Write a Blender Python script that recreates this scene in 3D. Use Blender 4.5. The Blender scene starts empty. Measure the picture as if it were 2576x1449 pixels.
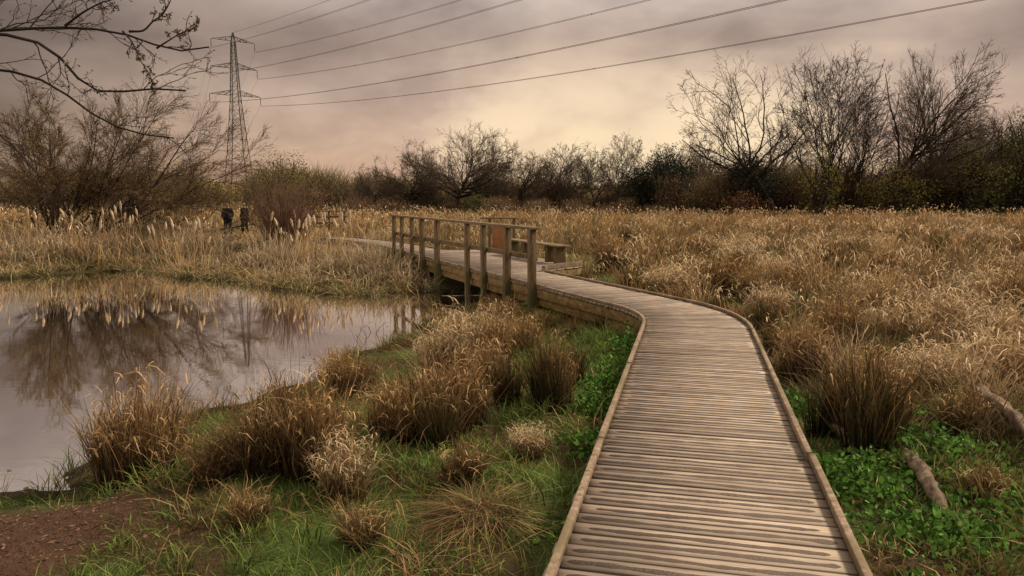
import bpy, math, random
import numpy as np
from mathutils import Vector, Matrix
rng=np.random.default_rng(11); random.seed(5)
scene=bpy.context.scene; COL=scene.collection
U=rng.uniform; NRM=rng.normal
# ------------------------------------------------------------------ helpers
def make_mesh(name,V,Q=None,T=None,col=None,smooth=False,attr='Col'):
    V=np.asarray(V,dtype=np.float32).reshape(-1,3); me=bpy.data.meshes.new(name)
    parts=[];tot=[]
    if Q is not None and len(Q): Q=np.asarray(Q).reshape(-1,4); parts.append(Q.ravel()); tot.append(np.full(len(Q),4))
    if T is not None and len(T): T=np.asarray(T).reshape(-1,3); parts.append(T.ravel()); tot.append(np.full(len(T),3))
    L=np.concatenate(parts).astype(np.int32); tot=np.concatenate(tot); st=np.concatenate([[0],np.cumsum(tot)[:-1]]).astype(np.int32)
    me.vertices.add(len(V)); me.vertices.foreach_set('co',V.ravel())
    me.loops.add(len(L)); me.loops.foreach_set('vertex_index',L)
    me.polygons.add(len(tot)); me.polygons.foreach_set('loop_start',st)
    if smooth: me.polygons.foreach_set('use_smooth',np.ones(len(tot),dtype=bool))
    if col is not None:
        col=np.asarray(col,dtype=np.float32)
        if col.shape[1]==3: col=np.concatenate([col,np.ones((len(col),1),np.float32)],1)
        a=me.color_attributes.new(attr,'FLOAT_COLOR','POINT'); a.data.foreach_set('color',col.ravel())
    me.update(calc_edges=True); return me
def add(name,data,parent=None,mat=None,loc=None,rot=None,scale=None,label=None,category=None,group=None,kind=None):
    o=bpy.data.objects.new(name,data); COL.objects.link(o)
    if mat is not None and data is not None and len(data.materials)==0: data.materials.append(mat)
    if parent is not None: o.parent=parent
    if loc is not None: o.location=loc
    if rot is not None: o.rotation_euler=rot
    if scale is not None: o.scale=scale
    if label: o['label']=label
    if category: o['category']=category
    if group: o['group']=group
    if kind: o['kind']=kind
    return o
def combine(lst):
    Vs=[];Qs=[];n=0
    for V,Q in lst:
        V=np.asarray(V).reshape(-1,3); Vs.append(V); Qs.append(np.asarray(Q).reshape(-1,4)+n); n+=len(V)
    return np.concatenate(Vs),np.concatenate(Qs)
BQ=np.array([[0,3,2,1],[4,5,6,7],[0,1,5,4],[1,2,6,5],[2,3,7,6],[3,0,4,7]])
def box(c,size,rz=0,rx=0,ry=0,ch=0.0):
    x,y,z=[s/2 for s in size]
    V=np.array([[-x,-y,-z],[x,-y,-z],[x,y,-z],[-x,y,-z],[-x,-y,z],[x,-y,z],[x,y,z],[-x,y,z]])
    M=np.array(Matrix.Rotation(rz,3,'Z')@Matrix.Rotation(ry,3,'Y')@Matrix.Rotation(rx,3,'X'))
    return V@M.T+np.array(c),BQ.copy()
def bevel(o,w=0.006,seg=2):
    m=o.modifiers.new('Bevel','BEVEL'); m.width=w; m.segments=seg; m.limit_method='ANGLE'
def tube(P,R,S):
    P=np.asarray(P,float);R=np.asarray(R,float);B,K,_=P.shape
    T=np.gradient(P,axis=1); T/=np.linalg.norm(T,axis=2,keepdims=True)+1e-9
    ref=NRM(size=(B,1,3)); ref/=np.linalg.norm(ref,axis=2,keepdims=True)
    N1=np.cross(T,np.broadcast_to(ref,T.shape)); N1/=np.linalg.norm(N1,axis=2,keepdims=True)+1e-9
    N2=np.cross(T,N1); a=2*np.pi*np.arange(S)/S
    V=P[:,:,None,:]+R[:,:,None,None]*(np.cos(a)[None,None,:,None]*N1[:,:,None,:]+np.sin(a)[None,None,:,None]*N2[:,:,None,:])
    idx=np.arange(B*K*S).reshape(B,K,S); p=idx[:,:-1]; q=np.roll(p,-1,axis=2); r=idx[:,1:]; s=np.roll(r,-1,axis=2)
    return V.reshape(-1,3),np.stack([p,q,s,r],-1).reshape(-1,4)
def fn(x,y,L,seed=0):
    r=np.random.default_rng(seed+100); o=0
    for i in range(7):
        a=r.uniform(0,6.283); k=6.283/L*r.uniform(.5,1.9); p=r.uniform(0,6.283)
        o=o+np.sin(k*(x*np.cos(a)+y*np.sin(a))+p+1.3*np.sin(k*.6*(x*np.sin(a)-y*np.cos(a))+p*2))
    return o/7*1.6
def sstep(a,b,x):
    t=np.clip((x-a)/(b-a),0,1); return t*t*(3-2*t)
# ------------------------------------------------------------------ node helpers
def newmat(name):
    m=bpy.data.materials.new(name); m.use_nodes=True; nt=m.node_tree; nt.nodes.clear(); return m,nt
class N:
    def __init__(s,nt): s.nt=nt
    def __call__(s,t,ins=None,**kw):
        n=s.nt.nodes.new(t)
        for k,v in kw.items(): setattr(n,k,v)
        if ins:
            for k,v in ins.items():
                if isinstance(v,bpy.types.NodeSocket): s.nt.links.new(v,n.inputs[k])
                else: n.inputs[k].default_value=v
        return n
    def math(s,op,a,b=None,c=None,clamp=False):
        n=s.nt.nodes.new('ShaderNodeMath'); n.operation=op; n.use_clamp=clamp
        for i,v in enumerate((a,b,c)):
            if v is None: continue
            if isinstance(v,bpy.types.NodeSocket): s.nt.links.new(v,n.inputs[i])
            else: n.inputs[i].default_value=v
        return n.outputs[0]
    def mix(s,f,a,b,mode='MIX'):
        n=s.nt.nodes.new('ShaderNodeMix'); n.data_type='RGBA'; n.blend_type=mode
        for i,v in ((0,f),(6,a),(7,b)):
            if isinstance(v,bpy.types.NodeSocket): s.nt.links.new(v,n.inputs[i])
            else: n.inputs[i].default_value=(v if i==0 else (tuple(v)+(1,))[:4])
        return n.outputs[2]
    def ramp(s,f,stops,interp='LINEAR'):
        n=s.nt.nodes.new('ShaderNodeValToRGB'); cr=n.color_ramp; cr.interpolation=interp
        while len(cr.elements)<len(stops): cr.elements.new(0.5)
        for e,(p,c) in zip(cr.elements,stops): e.position=p; e.color=(tuple(c)+(1,))[:4]
        s.nt.links.new(f,n.inputs[0]); return n.outputs[0]
def mat_veg(name,transl=.25,rough=.75,nscale=6):
    m,nt=newmat(name); n=N(nt)
    at=n('ShaderNodeAttribute',attribute_name='Col'); tc=n('ShaderNodeTexCoord')
    ns=n('ShaderNodeTexNoise',{'Vector':tc.outputs['Object'],'Scale':nscale,'Detail':2.0})
    v=n.math('MULTIPLY_ADD',ns.outputs['Fac'],.7,.65)
    c=n.mix(1.0,at.outputs['Color'],n('ShaderNodeCombineColor',{0:v,1:v,2:v}).outputs[0],'MULTIPLY')
    p=n('ShaderNodeBsdfPrincipled',{'Base Color':c,'Roughness':rough,'Specular IOR Level':.2})
    out=n('ShaderNodeOutputMaterial')
    if transl>0:
        t=n('ShaderNodeBsdfTranslucent',{'Color':c}); mx=n('ShaderNodeMixShader',{0:transl,1:p.outputs[0],2:t.outputs[0]})
        nt.links.new(mx.outputs[0],out.inputs[0])
    else: nt.links.new(p.outputs[0],out.inputs[0])
    return m
def mat_noise(name,c1,c2,scale=8,stretch=(1,1,1),rough=.85,bump=.3,spec=.25,metal=0,c3=None):
    m,nt=newmat(name); n=N(nt); tc=n('ShaderNodeTexCoord')
    mp=n('ShaderNodeMapping',{'Vector':tc.outputs['Object'],'Scale':stretch})
    ns=n('ShaderNodeTexNoise',{'Vector':mp.outputs[0],'Scale':scale,'Detail':6.0,'Roughness':.65})
    c=n.ramp(ns.outputs['Fac'],[(.32,c1),(.68,c2)])
    if c3 is not None:
        n2=n('ShaderNodeTexNoise',{'Vector':tc.outputs['Object'],'Scale':2.3,'Detail':4.0})
        c=n.mix(n.ramp(n2.outputs['Fac'],[(.5,(0,0,0)),(.62,(1,1,1))]),c,c3)
    bp=n('ShaderNodeBump',{'Strength':bump,'Distance':.01,'Height':ns.outputs['Fac']})
    p=n('ShaderNodeBsdfPrincipled',{'Base Color':c,'Roughness':rough,'Specular IOR Level':spec,'Metallic':metal,'Normal':bp.outputs[0]})
    out=n('ShaderNodeOutputMaterial'); nt.links.new(p.outputs[0],out.inputs[0]); return m
M_grass=mat_veg('dry_grass',.18); M_leaf=mat_veg('leaf',.2); M_reed=mat_veg('reed',.25)
M_twig=mat_noise('twig',(.08,.056,.036),(.14,.10,.065),5)
M_darktwig=mat_noise('dark_twig',(.035,.026,.02),(.08,.058,.042),5)
M_darkbark=mat_noise('dark_bark',(.018,.013,.011),(.05,.036,.028),9,(1,1,.3))
M_rail=mat_noise('weathered_rail_timber',(.065,.043,.022),(.25,.17,.09),22,(1,1,.2),c3=(.10,.088,.035),bump=.7)
M_railh=mat_noise('weathered_rail_top',(.10,.07,.04),(.29,.21,.13),24,(.35,.35,1),c3=(.14,.12,.055),bump=.7)
M_beam=mat_noise('beam_timber',(.12,.072,.025),(.33,.22,.09),7,(1,1,2),bump=.6)
M_kerb=mat_noise('edging_timber',(.12,.082,.052),(.38,.275,.19),18,(1,1,1),c3=(.17,.13,.07),bump=.8)
M_steel=mat_noise('galvanised_steel',(.05,.042,.038),(.10,.085,.075),2,rough=.6,metal=.2)
M_glass=mat_noise('insulator',(.04,.03,.03),(.07,.05,.05),5,rough=.3)
M_wire=mat_noise('conductor',(.045,.035,.03),(.07,.055,.05),1,rough=.6)
M_panel=mat_noise('board_panel',(.25,.105,.04),(.38,.17,.07),4,rough=.6,bump=.1)
M_head=mat_noise('seed_head',(.40,.29,.18),(.68,.52,.35),30,bump=1.0)
# ------------------------------------------------------------------ terrain
POND=np.array([(-4.2,5.8),(-3.75,5.93),(-3.8,6.5),(-3.9,7.4),(-3.7,8.4),(-3.2,8.5),(-2.9,9.1),(-2.5,9.7),(-2.6,11.3),(-2.1,11.8),(-1.8,13.4),(-1.5,14.8),(-.9,15.6),(-.1,16.6),(-.3,18.3),(-1.2,19.2),(-2.3,18.9),(-3.5,18.2),(-4.9,18.6),(-6.2,19.6),(-8.7,21.4),(-10.6,23.2),(-12.6,24.4),(-14.,23.8),(-14.7,22.6),(-16,21.4),(-22,19),(-26,14),(-22,8.5),(-14,6.2),(-8,5.7),(-5.5,6.0)])
def pond_sd(x,y):
    x=np.asarray(x,float).ravel();y=np.asarray(y,float).ravel(); out=np.full(len(x),1e9); ins=np.zeros(len(x),bool)
    for i in range(len(POND)):
        a=POND[i];b=POND[(i+1)%len(POND)]; d=b-a; t=np.clip(((x-a[0])*d[0]+(y-a[1])*d[1])/(d@d),0,1)
        out=np.minimum(out,np.hypot(x-a[0]-t*d[0],y-a[1]-t*d[1]))
        c=((a[1]>y)!=(b[1]>y)); xi=a[0]+(y-a[1])/(b[1]-a[1]+1e-12)*d[0]; ins^=c&(x<xi)
    return np.where(ins,-out,out)+(.45*fn(x,y,3.2,6)+.2*fn(x,y,1.1,7))*sstep(16.5,18.5,y)*sstep(-1.5,-3.,x)
WZ=-.75
def gz(x,y):
    x=np.asarray(x,float);y=np.asarray(y,float);sh=x.shape; x=x.ravel();y=y.ravel()
    sd=pond_sd(x,y)+.2*fn(x,y,1.6,3)+.08*fn(x,y,.5,4)
    base=-.30+.05*fn(x,y,3.0,1)+.03*fn(x,y,.9,2)+ .10*sstep(12,30,y)*fn(x,y,17,5)
    base=base-.20*sstep(9,11.5,y)*sstep(30,22,y)*sstep(5,1,x)
    wd=1.9+1.9*sstep(5.6,7,y)*sstep(15,12,y)
    z=np.where(sd>0,WZ+.02+(base-WZ)*(.35*sstep(0,1,sd/wd)+.65*sstep(.2,1,sd/wd)),WZ+.02-np.minimum(-sd*.45,.6))
    return z.reshape(sh)
A0=np.array([-.4155,-2.196]);I0=np.array([2.663,10.54]);J0=np.array([-4.54,26.9]);K0=np.array([-7.7,30.5])
def bez(a,b,c,n=24):
    t=np.linspace(0,1,n)[:,None]; return (1-t)**2*a+2*t*(1-t)*b+t*t*c
def un(v): return v/np.linalg.norm(v)
pl=[A0[None],bez(I0+un(A0-I0)*1.15,I0,I0+un(J0-I0)*1.15),bez(J0+un(I0-J0)*2.5,J0,J0+un(K0-J0)*2.5),K0[None]]
pl=np.concatenate(pl); seg=np.r_[0,np.cumsum(np.linalg.norm(np.diff(pl,axis=0),axis=1))]; SL=seg[-1]
S_I=np.linalg.norm(I0-A0)-.06
def Cc(s): return np.stack([np.interp(s,seg,pl[:,0]),np.interp(s,seg,pl[:,1])],-1)
def Tt(s):
    d=Cc(np.asarray(s)+.15)-Cc(np.asarray(s)-.15); return d/np.linalg.norm(d,axis=-1,keepdims=True)
def Nn(s): t=Tt(s); return np.stack([t[...,1],-t[...,0]],-1)
HW=.71
U0=S_I+.876
def wr(s):
    s=np.asarray(s,float); return HW+(2.2-HW)*sstep(U0+5.5,U0+6.45,s)*sstep(U0+12.9,U0+12.2,s)
def side(s,w): return Cc(s)+Nn(s)*np.asarray(w)[...,None]
ss=np.arange(0,SL,.3); CS=Cc(ss); WS=wr(ss)
def deckdist(x,y):
    x=np.asarray(x).ravel();y=np.asarray(y).ravel(); best=np.full(len(x),1e9); NS=Nn(ss);TS=Tt(ss)
    for c,w,n,t in zip(CS,WS,NS,TS):
        dx=x-c[0];dy=y-c[1]; a=np.abs(dx*t[0]+dy*t[1])-.2; l=dx*n[0]+dy*n[1]
        o=np.maximum(np.maximum(l-w,-l-HW),0); best=np.minimum(best,np.hypot(np.maximum(a,0),o))
    return best
def axis(lo,a,b,hi,st,g):
    m=list(np.arange(a,b,st)); s=st;x=a;L=[]
    while x>lo: s*=g; x-=s; L.append(x)
    s=st;x=m[-1];R=[]
    while x<hi: s*=g;x+=s;R.append(x)
    return np.array(L[::-1]+m+R)
gx=axis(-2500,-9,9,2500,.11,1.075); gy=axis(-400,2,20,3500,.11,1.06)
X,Y=np.meshgrid(gx,gy); Z=gz(X,Y)
idx=np.arange(X.size).reshape(X.shape)
Qg=np.stack([idx[:-1,:-1],idx[:-1,1:],idx[1:,1:],idx[1:,:-1]],-1).reshape(-1,4)
def lerp(a,b,t): return a+(b-a)*np.asarray(t)[:,None]
xf=X.ravel();yf=Y.ravel(); sdg=pond_sd(xf,yf)
gc=np.tile(np.array([.065,.043,.02]),(len(xf),1))
g1=sstep(-.4,.2,fn(xf,yf,2.1,21)); gc=lerp(gc,np.array([.06,.09,.02]),g1*(xf<12))
gc=lerp(gc,np.array([.15,.10,.045]),sstep(10,40,yf)*.8)
mul=sstep(-2.0,-2.6,xf+.3*fn(xf,yf,1.2,8)+.12*fn(xf,yf,.4,10))*sstep(5.3,4.7,yf+.3*fn(xf,yf,1.,9)); gc=lerp(gc,np.array([.085,.046,.028]),mul)
gc=lerp(gc,np.array([.035,.024,.014]),sstep(.5,0,sdg))
m,nt=newmat('marsh_ground'); n=N(nt); at=n('ShaderNodeAttribute',attribute_name='Col'); tc=n('ShaderNodeTexCoord')
ns=n('ShaderNodeTexNoise',{'Vector':tc.outputs['Object'],'Scale':9.0,'Detail':8.0,'Roughness':.7})
n2=n('ShaderNodeTexNoise',{'Vector':tc.outputs['Object'],'Scale':60.0,'Detail':4.0})
v=n.math('MULTIPLY',n.math('MULTIPLY_ADD',ns.outputs['Fac'],1.6,.2),n.math('MULTIPLY_ADD',n2.outputs['Fac'],1.2,.4))
c=n.mix(1.0,at.outputs['Color'],n('ShaderNodeCombineColor',{0:v,1:v,2:v}).outputs[0],'MULTIPLY')
bp=n('ShaderNodeBump',{'Strength':.8,'Distance':.03,'Height':v})
p=n('ShaderNodeBsdfPrincipled',{'Base Color':c,'Roughness':.95,'Specular IOR Level':.1,'Normal':bp.outputs[0]})
nt.links.new(p.outputs[0],n('ShaderNodeOutputMaterial').inputs[0]); M_ground=m
add('ground',make_mesh('ground',np.stack([X,Y,Z],-1),Qg,col=gc,smooth=True),mat=M_ground,kind='structure',label='boggy brown and green marsh ground around a pond',category='ground')
# water
m,nt=newmat('pond_water'); n=N(nt); tc=n('ShaderNodeTexCoord')
mp=n('ShaderNodeMapping',{'Vector':tc.outputs['Object'],'Scale':(1,2.2,1)})
w1=n('ShaderNodeTexNoise',{'Vector':mp.outputs[0],'Scale':3.2,'Detail':3.0}); w2=n('ShaderNodeTexNoise',{'Vector':mp.outputs[0],'Scale':.5,'Detail':2.0})
h=n.math('MULTIPLY',w1.outputs['Fac'],n.math('MULTIPLY_ADD',w2.outputs['Fac'],1.6,-.3,clamp=True))
bp=n('ShaderNodeBump',{'Strength':.06,'Distance':.02,'Height':h})
df=n('ShaderNodeBsdfDiffuse',{'Color':(.20,.125,.065,1)}); gs=n('ShaderNodeBsdfGlossy',{'Color':(1.0,.995,1.0,1),'Roughness':.012,'Normal':bp.outputs[0]})
fr=n('ShaderNodeFresnel',{'IOR':1.7}); fa=n.math('MULTIPLY_ADD',fr.outputs[0],.6,.68,clamp=True)
mx=n('ShaderNodeMixShader',{0:fa,1:df.outputs[0],2:gs.outputs[0]})
nt.links.new(mx.outputs[0],n('ShaderNodeOutputMaterial').inputs[0])
add('pond_water',make_mesh('pond_water',[[-32,3,WZ],[1.5,3,WZ],[1.5,26,WZ],[-32,26,WZ]],[[0,1,2,3]]),mat=m,kind='structure',label='still brown pond water reflecting the cloudy sky',category='water')
# ------------------------------------------------------------------ boardwalk
bw=add('boardwalk',None,loc=(0,0,0),label='weathered timber plank boardwalk with dark grip strips and railed viewing platform',category='boardwalk')
st=np.arange(.1,SL-.2,.125); hd=.0575
V=[];Q=[];A=[]
for k,s in enumerate(st):
    j=U(-.012,.010); w0=wr(s-hd);w1_=wr(s+hd); sk=U(-.003,.003); dd_=U(-.0025,.0025)
    pts=[side(np.array(s-hd+sk+dd_),-(HW+j)),side(np.array(s-hd-sk+dd_),w0+j),side(np.array(s+hd-sk+dd_),w1_+j),side(np.array(s+hd+sk+dd_),-(HW+j))]
    dz=U(-.003,.003); tl=U(-.002,.002); r=U(0,1); wid=HW*2+float(w0)-HW
    for zz in (-.036,0):
        for q,(p_,ul,v_) in enumerate(zip(pts,(0,wid,wid,0),(0,0,.115,.115))):
            V.append([p_[0],p_[1],zz+dz+(tl if q in(1,2) else -tl)]); A.append([ul,wid-ul,v_,r])
    Q.append(BQ+8*k)
m,nt=newmat('deck_planks'); n=N(nt); at=n('ShaderNodeAttribute',attribute_name='Pl'); sp=n('ShaderNodeSeparateColor',{0:at.outputs['Color']})
ul,ur,v_,rd=sp.outputs[0],sp.outputs[1],sp.outputs[2],at.outputs['Alpha']
r50=n.math('MULTIPLY',rd,53.)
vec=n('ShaderNodeCombineXYZ',{0:ul,1:r50,2:0.}).outputs[0]
wb=n('ShaderNodeTexNoise',{'Vector':vec,'Scale':2.2,'Detail':2.0}).outputs['Fac']
vec2=n('ShaderNodeCombineXYZ',{0:ul,1:n.math('MULTIPLY',rd,31.),2:5.}).outputs[0]
wb2=n('ShaderNodeTexNoise',{'Vector':vec2,'Scale':6.,'Detail':3.0}).outputs['Fac']
cen=n.math('MULTIPLY_ADD',wb,.035,.040)
dist=n.math('ABSOLUTE',n.math('SUBTRACT',v_,cen))
e=n.math('MULTIPLY',n.math('SUBTRACT',n.math('MINIMUM',ul,ur),n.math('MULTIPLY_ADD',rd,.07,.06)),28.,clamp=True)
hw=n.math('MULTIPLY',n.math('MULTIPLY_ADD',wb2,.042,.001),n.math('SQRT',e))
mask=n.math('MULTIPLY',n.math('SUBTRACT',hw,dist),400.,clamp=True)
gv=n('ShaderNodeCombineXYZ',{0:n.math('MULTIPLY',ul,2.5),1:n.math('MULTIPLY',v_,90.),2:r50}).outputs[0]
gr=n('ShaderNodeTexNoise',{'Vector':gv,'Scale':1.,'Detail':6.0,'Roughness':.7}).outputs['Fac']
wood=n.ramp(gr,[(.22,(.17,.125,.092)),(.46,(.38,.295,.225)),(.75,(.55,.445,.35))])
tone=n.math('MULTIPLY_ADD',rd,.45,.76)
wood=n.mix(1.,wood,n('ShaderNodeCombineColor',{0:tone,1:tone,2:tone}).outputs[0],'MULTIPLY')
tc=n('ShaderNodeTexCoord'); big=n('ShaderNodeTexNoise',{'Vector':tc.outputs['Object'],'Scale':1.6,'Detail':7.0,'Roughness':.65}).outputs['Fac']
wood=n.mix(n.ramp(big,[(.45,(0,0,0)),(.68,(.5,.5,.5))]),wood,(.18,.135,.085))
grit=n('ShaderNodeTexNoise',{'Vector':tc.outputs['Object'],'Scale':160.,'Detail':2.0}).outputs['Fac']
dark=n.ramp(grit,[(.35,(.055,.041,.032)),(.65,(.16,.12,.094))])
edge=n.math('MULTIPLY',n.math('SUBTRACT',.009,n.math('MINIMUM',v_,n.math('SUBTRACT',.115,v_))),130.,clamp=True)
wood=n.mix(n.math('MULTIPLY',edge,.8),wood,(.04,.028,.02))
rim=n.math('MULTIPLY',n.math('SUBTRACT',.10,n.math('MINIMUM',ul,ur)),9.,clamp=True)
wood=n.mix(n.math('MULTIPLY',rim,n.math('MULTIPLY',big,.9)),wood,(.10,.085,.04))
c=n.mix(mask,wood,dark)
hh=n.math('SUBTRACT',n.math('MULTIPLY',gr,.6),n.math('MULTIPLY',mask,.3))
bp=n('ShaderNodeBump',{'Strength':.45,'Distance':.005,'Height':hh})
p=n('ShaderNodeBsdfPrincipled',{'Base Color':c,'Roughness':.8,'Specular IOR Level':.2,'Normal':bp.outputs[0]})
nt.links.new(p.outputs[0],n('ShaderNodeOutputMaterial').inputs[0])
add('deck',make_mesh('deck',V,np.concatenate(Q),col=np.array(A),attr='Pl'),bw,m)
def sweep(s0,s1,off,w,z0,z1,chunk=None,jit=0,ds=.1,wf=None):
    out=[];s=s0
    while s<s1-.01:
        e=min(s1,s+(chunk or 1e9)); k=max(2,int((e-s)/ds)+1); q=np.linspace(s+.003,e-.003,k)
        j=U(-jit,jit);jz=U(-jit,jit)
        o=(wf(q) if wf else 0)+off
        a=side(q,o+j-w/2*np.ones(k)); b=side(q,o+j+w/2*np.ones(k))
        R=np.stack([np.c_[a,np.full(k,z0)],np.c_[b,np.full(k,z0)],np.c_[b,np.full(k,z1+jz)],np.c_[a,np.full(k,z1+jz)]],1)
        ix=np.arange(k*4).reshape(k,4); p_=ix[:-1];q_=np.roll(p_,-1,1);r_=ix[1:];t_=np.roll(r_,-1,1)
        Qs=np.stack([p_,r_,t_,q_],-1).reshape(-1,4)[:,::-1]; Qs=np.concatenate([Qs,[ix[0],ix[-1][::-1]]])
        out.append((R.reshape(-1,3),Qs)); s=e
    return combine(out)
def part(name,VQ,parent,mat,bev=0,**k):
    o=add(name,make_mesh(name,VQ[0],VQ[1]),parent,mat,**k)
    if bev: bevel(o,bev)
    return o
part('edging_board',sweep(.1,SL-.3,-HW+.03,.040,.005,.052,2.35,.009),bw,M_kerb,.005)
part('edging_board',sweep(.1,U0+5.4,HW-.03,.040,.005,.052,2.35,.009),bw,M_kerb,.005)
part('edging_board',sweep(U0+5.45,U0+6.6,-.03,.05,.005,.13,5,.0,wf=wr),bw,M_kerb,.005)
part('edging_board',sweep(U0+12.95,SL-.3,HW-.03,.040,.005,.052,2.35,.009),bw,M_kerb,.005)
part('fascia_beam',sweep(.1,SL-.3,-HW+.045,.05,-.20,-.042,3.6,.004),bw,M_beam,.005)
part('fascia_beam',sweep(.1,SL-.3,-.05,.05,-.20,-.042,3.6,.004,wf=wr),bw,M_beam,.005)
part('fascia_beam',sweep(U0-2.2,U0+15,-HW+.10,.06,-.36,-.208,3.6,.004),bw,M_beam,.005)
part('joist',sweep(.1,SL-.3,0,.06,-.19,-.045),bw,M_darkbark)
for s in np.arange(U0-1.5,U0+16,3.7):
    for o in (-HW+.2,float(wr(s))-.15):
        c_=side(np.array(s),np.array(o)); part('support_post',box((c_[0],c_[1],-.72),(.1,.1,1.02),rz=.4),bw,M_darkbark)
rl=add('railing',None,bw)
us=[3.04,4.24,5.52,6.54,8.8,10.1,11.1,12.2,13.1]
hd_=math.atan2(Tt(np.array(U0+6))[1],Tt(np.array(U0+6))[0])
for i,u in enumerate(us):
    c_=side(np.array(U0+u),np.array(-HW-.055)); big_=i in(0,1,4,5)
    zb=-.75 if i==0 else (-1.1 if i in(1,3,4,5) else -.5); w=.135 if big_ else .11
    o=part('post',box((0,0,(1.07+zb)/2),(w,w,1.07-zb)),rl,M_rail,.008,loc=(c_[0],c_[1],0),rot=(U(-.015,.015),U(-.015,.015),hd_+U(-.05,.05)))
def railseg(name,ua,ub,off,z,w,h,m_,tilt=0):
    a=side(np.array(U0+ua),np.array(off));b=side(np.array(U0+ub),np.array(off)); L=np.linalg.norm(b-a)
    o=part(name,box((0,0,0),(L,w,h)),rl,m_,.008,loc=((a[0]+b[0])/2,(a[1]+b[1])/2,z),rot=(0,tilt,math.atan2(b[1]-a[1],b[0]-a[0])))
railseg('top_rail',2.88,6.5,-HW-.055,1.10,.15,.055,M_railh); railseg('top_rail',6.51,10.2,-HW-.055,1.103,.15,.055,M_railh)
railseg('top_rail',10.21,13.25,-HW-.055,1.098,.15,.055,M_railh)
railseg('middle_rail',3.0,6.5,-HW+.025,.54,.04,.10,M_rail); railseg('middle_rail',6.51,10.2,-HW+.025,.535,.04,.10,M_rail); railseg('middle_rail',10.21,13.15,-HW+.025,.54,.04,.10,M_rail)
def rot_at(s): t=Tt(np.array(s)); return math.atan2(t[1],t[0])
bc=side(np.array(U0+8.6),np.array(1.95)); be=add('bench',None,loc=(bc[0],bc[1],0.006),rot=(0,0,rot_at(U0+8.6)),label='long low timber plank bench on the viewing platform',category='bench')
part('seat',combine([box((0,-.095,.44),(3.4,.17,.045)),box((0,.09,.44),(3.35,.17,.045))]),be,M_railh,.008)
for x_ in (-1.45,-.95,.5,1.4): part('leg',combine([box((x_,0,.206),(.14,.28,.41)),box((x_+.077,0,.33),(.012,.32,.12))]),be,M_rail,.008)
nb=side(np.array(U0+11.3),np.array(2.12)); no=add('notice_board',None,loc=(nb[0],nb[1],0),rot=(0,0,rot_at(U0+11.4)+math.radians(68)),label='reddish brown wooden notice board between posts under a short rail',category='notice board')
part('panel',box((0,0,.44),(.58,.03,.70)),no,M_panel,.004)
for z_ in (.815,.07): part('frame',box((0,0,z_),(.64,.05,.05)),no,M_rail,.004)
for x_ in (-.37,.37): part('post',box((x_,0,.25),(.09,.09,1.5)),no,M_rail,.008)
part('top_rail',box((0.08,0,1.03),(1.15,.14,.05)),no,M_railh,.008)
dh=add('wooden_fence',None,loc=(-10.6,43,-.30),rot=(0,0,.25),label='short two-rail timber fence standing among pale reeds',category='fence')
for x_ in (-.85,0,.85): part('post',box((x_,0,.5),(.12,.12,1.2)),dh,M_rail,.008)
for z_ in (.45,.8): part('rail',box((0,-.08,z_),(2.0,.04,.12)),dh,M_rail,.005)
part('top_rail',box((0,0,1.13),(2.1,.16,.06)),dh,M_railh,.005)
# ------------------------------------------------------------------ vegetation primitives
def blades(root,h,ang,lean,droop,w,cb,ct,face=None):
    n_=len(root); t=np.array([0,.38,.72,1.]); wf=np.array([.9,1.,.65,.08])
    d=np.stack([np.cos(ang),np.sin(ang),np.zeros(n_)],1)
    hz=lean[:,None]*t**1.7*h[:,None]; vz=h[:,None]*(t-droop[:,None]*t**3-.18*lean[:,None]*t**2)
    P=root[:,None,:]+d[:,None,:]*hz[:,:,None]; P[:,:,2]+=vz
    P[:,1:3,:2]+=NRM(size=(n_,2,2))*.03*h[:,None,None]
    fa=U(0,6.283,n_) if face is None else face
    s=np.stack([np.cos(fa),np.sin(fa),np.zeros(n_)],1)[:,None,:]*(w[:,None]*wf)[:,:,None]*.5
    V=np.stack([P-s,P+s],2)
    ix=np.arange(n_*8).reshape(n_,4,2); Q=np.stack([ix[:,:-1,0],ix[:,:-1,1],ix[:,1:,1],ix[:,1:,0]],-1).reshape(-1,4)
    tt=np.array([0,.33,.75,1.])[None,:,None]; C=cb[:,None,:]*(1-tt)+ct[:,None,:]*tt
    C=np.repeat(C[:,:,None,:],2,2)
    return V.reshape(-1,3),Q,C.reshape(-1,3)
def leaves(C,size,col,asp=.5,up=0.):
    n_=len(C); a=NRM(size=(n_,3)); a[:,2]+=up; a/=np.linalg.norm(a,axis=1,keepdims=True); b=np.cross(a,NRM(size=(n_,3))); b/=np.linalg.norm(b,axis=1,keepdims=True)
    s=size[:,None]; V=np.stack([C,C+.5*a*s+b*s*asp*.5,C+a*s,C+.5*a*s-b*s*asp*.5],1)
    return V.reshape(-1,3),np.arange(n_*4).reshape(-1,4),np.repeat(col,4,0)
def comb3(L):
    V=[];Q=[];C=[];n_=0
    for v,q,c in L: V.append(v);Q.append(q+n_);C.append(c);n_+=len(v)
    return np.concatenate(V),np.concatenate(Q),np.concatenate(C)
def obj3(name,L,mat,**k):
    V,Q,C=comb3(L); return add(name,make_mesh(name,V,Q,col=C),mat=mat,**k)
STR=np.array([.67,.435,.20]);STRB=np.array([.16,.095,.038]);RUS=np.array([.42,.225,.08]);DRK=np.array([.05,.035,.016]);OLV=np.array([.14,.135,.04]);GRN=np.array([.15,.25,.04]);PAL=np.array([.84,.63,.38])
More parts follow.
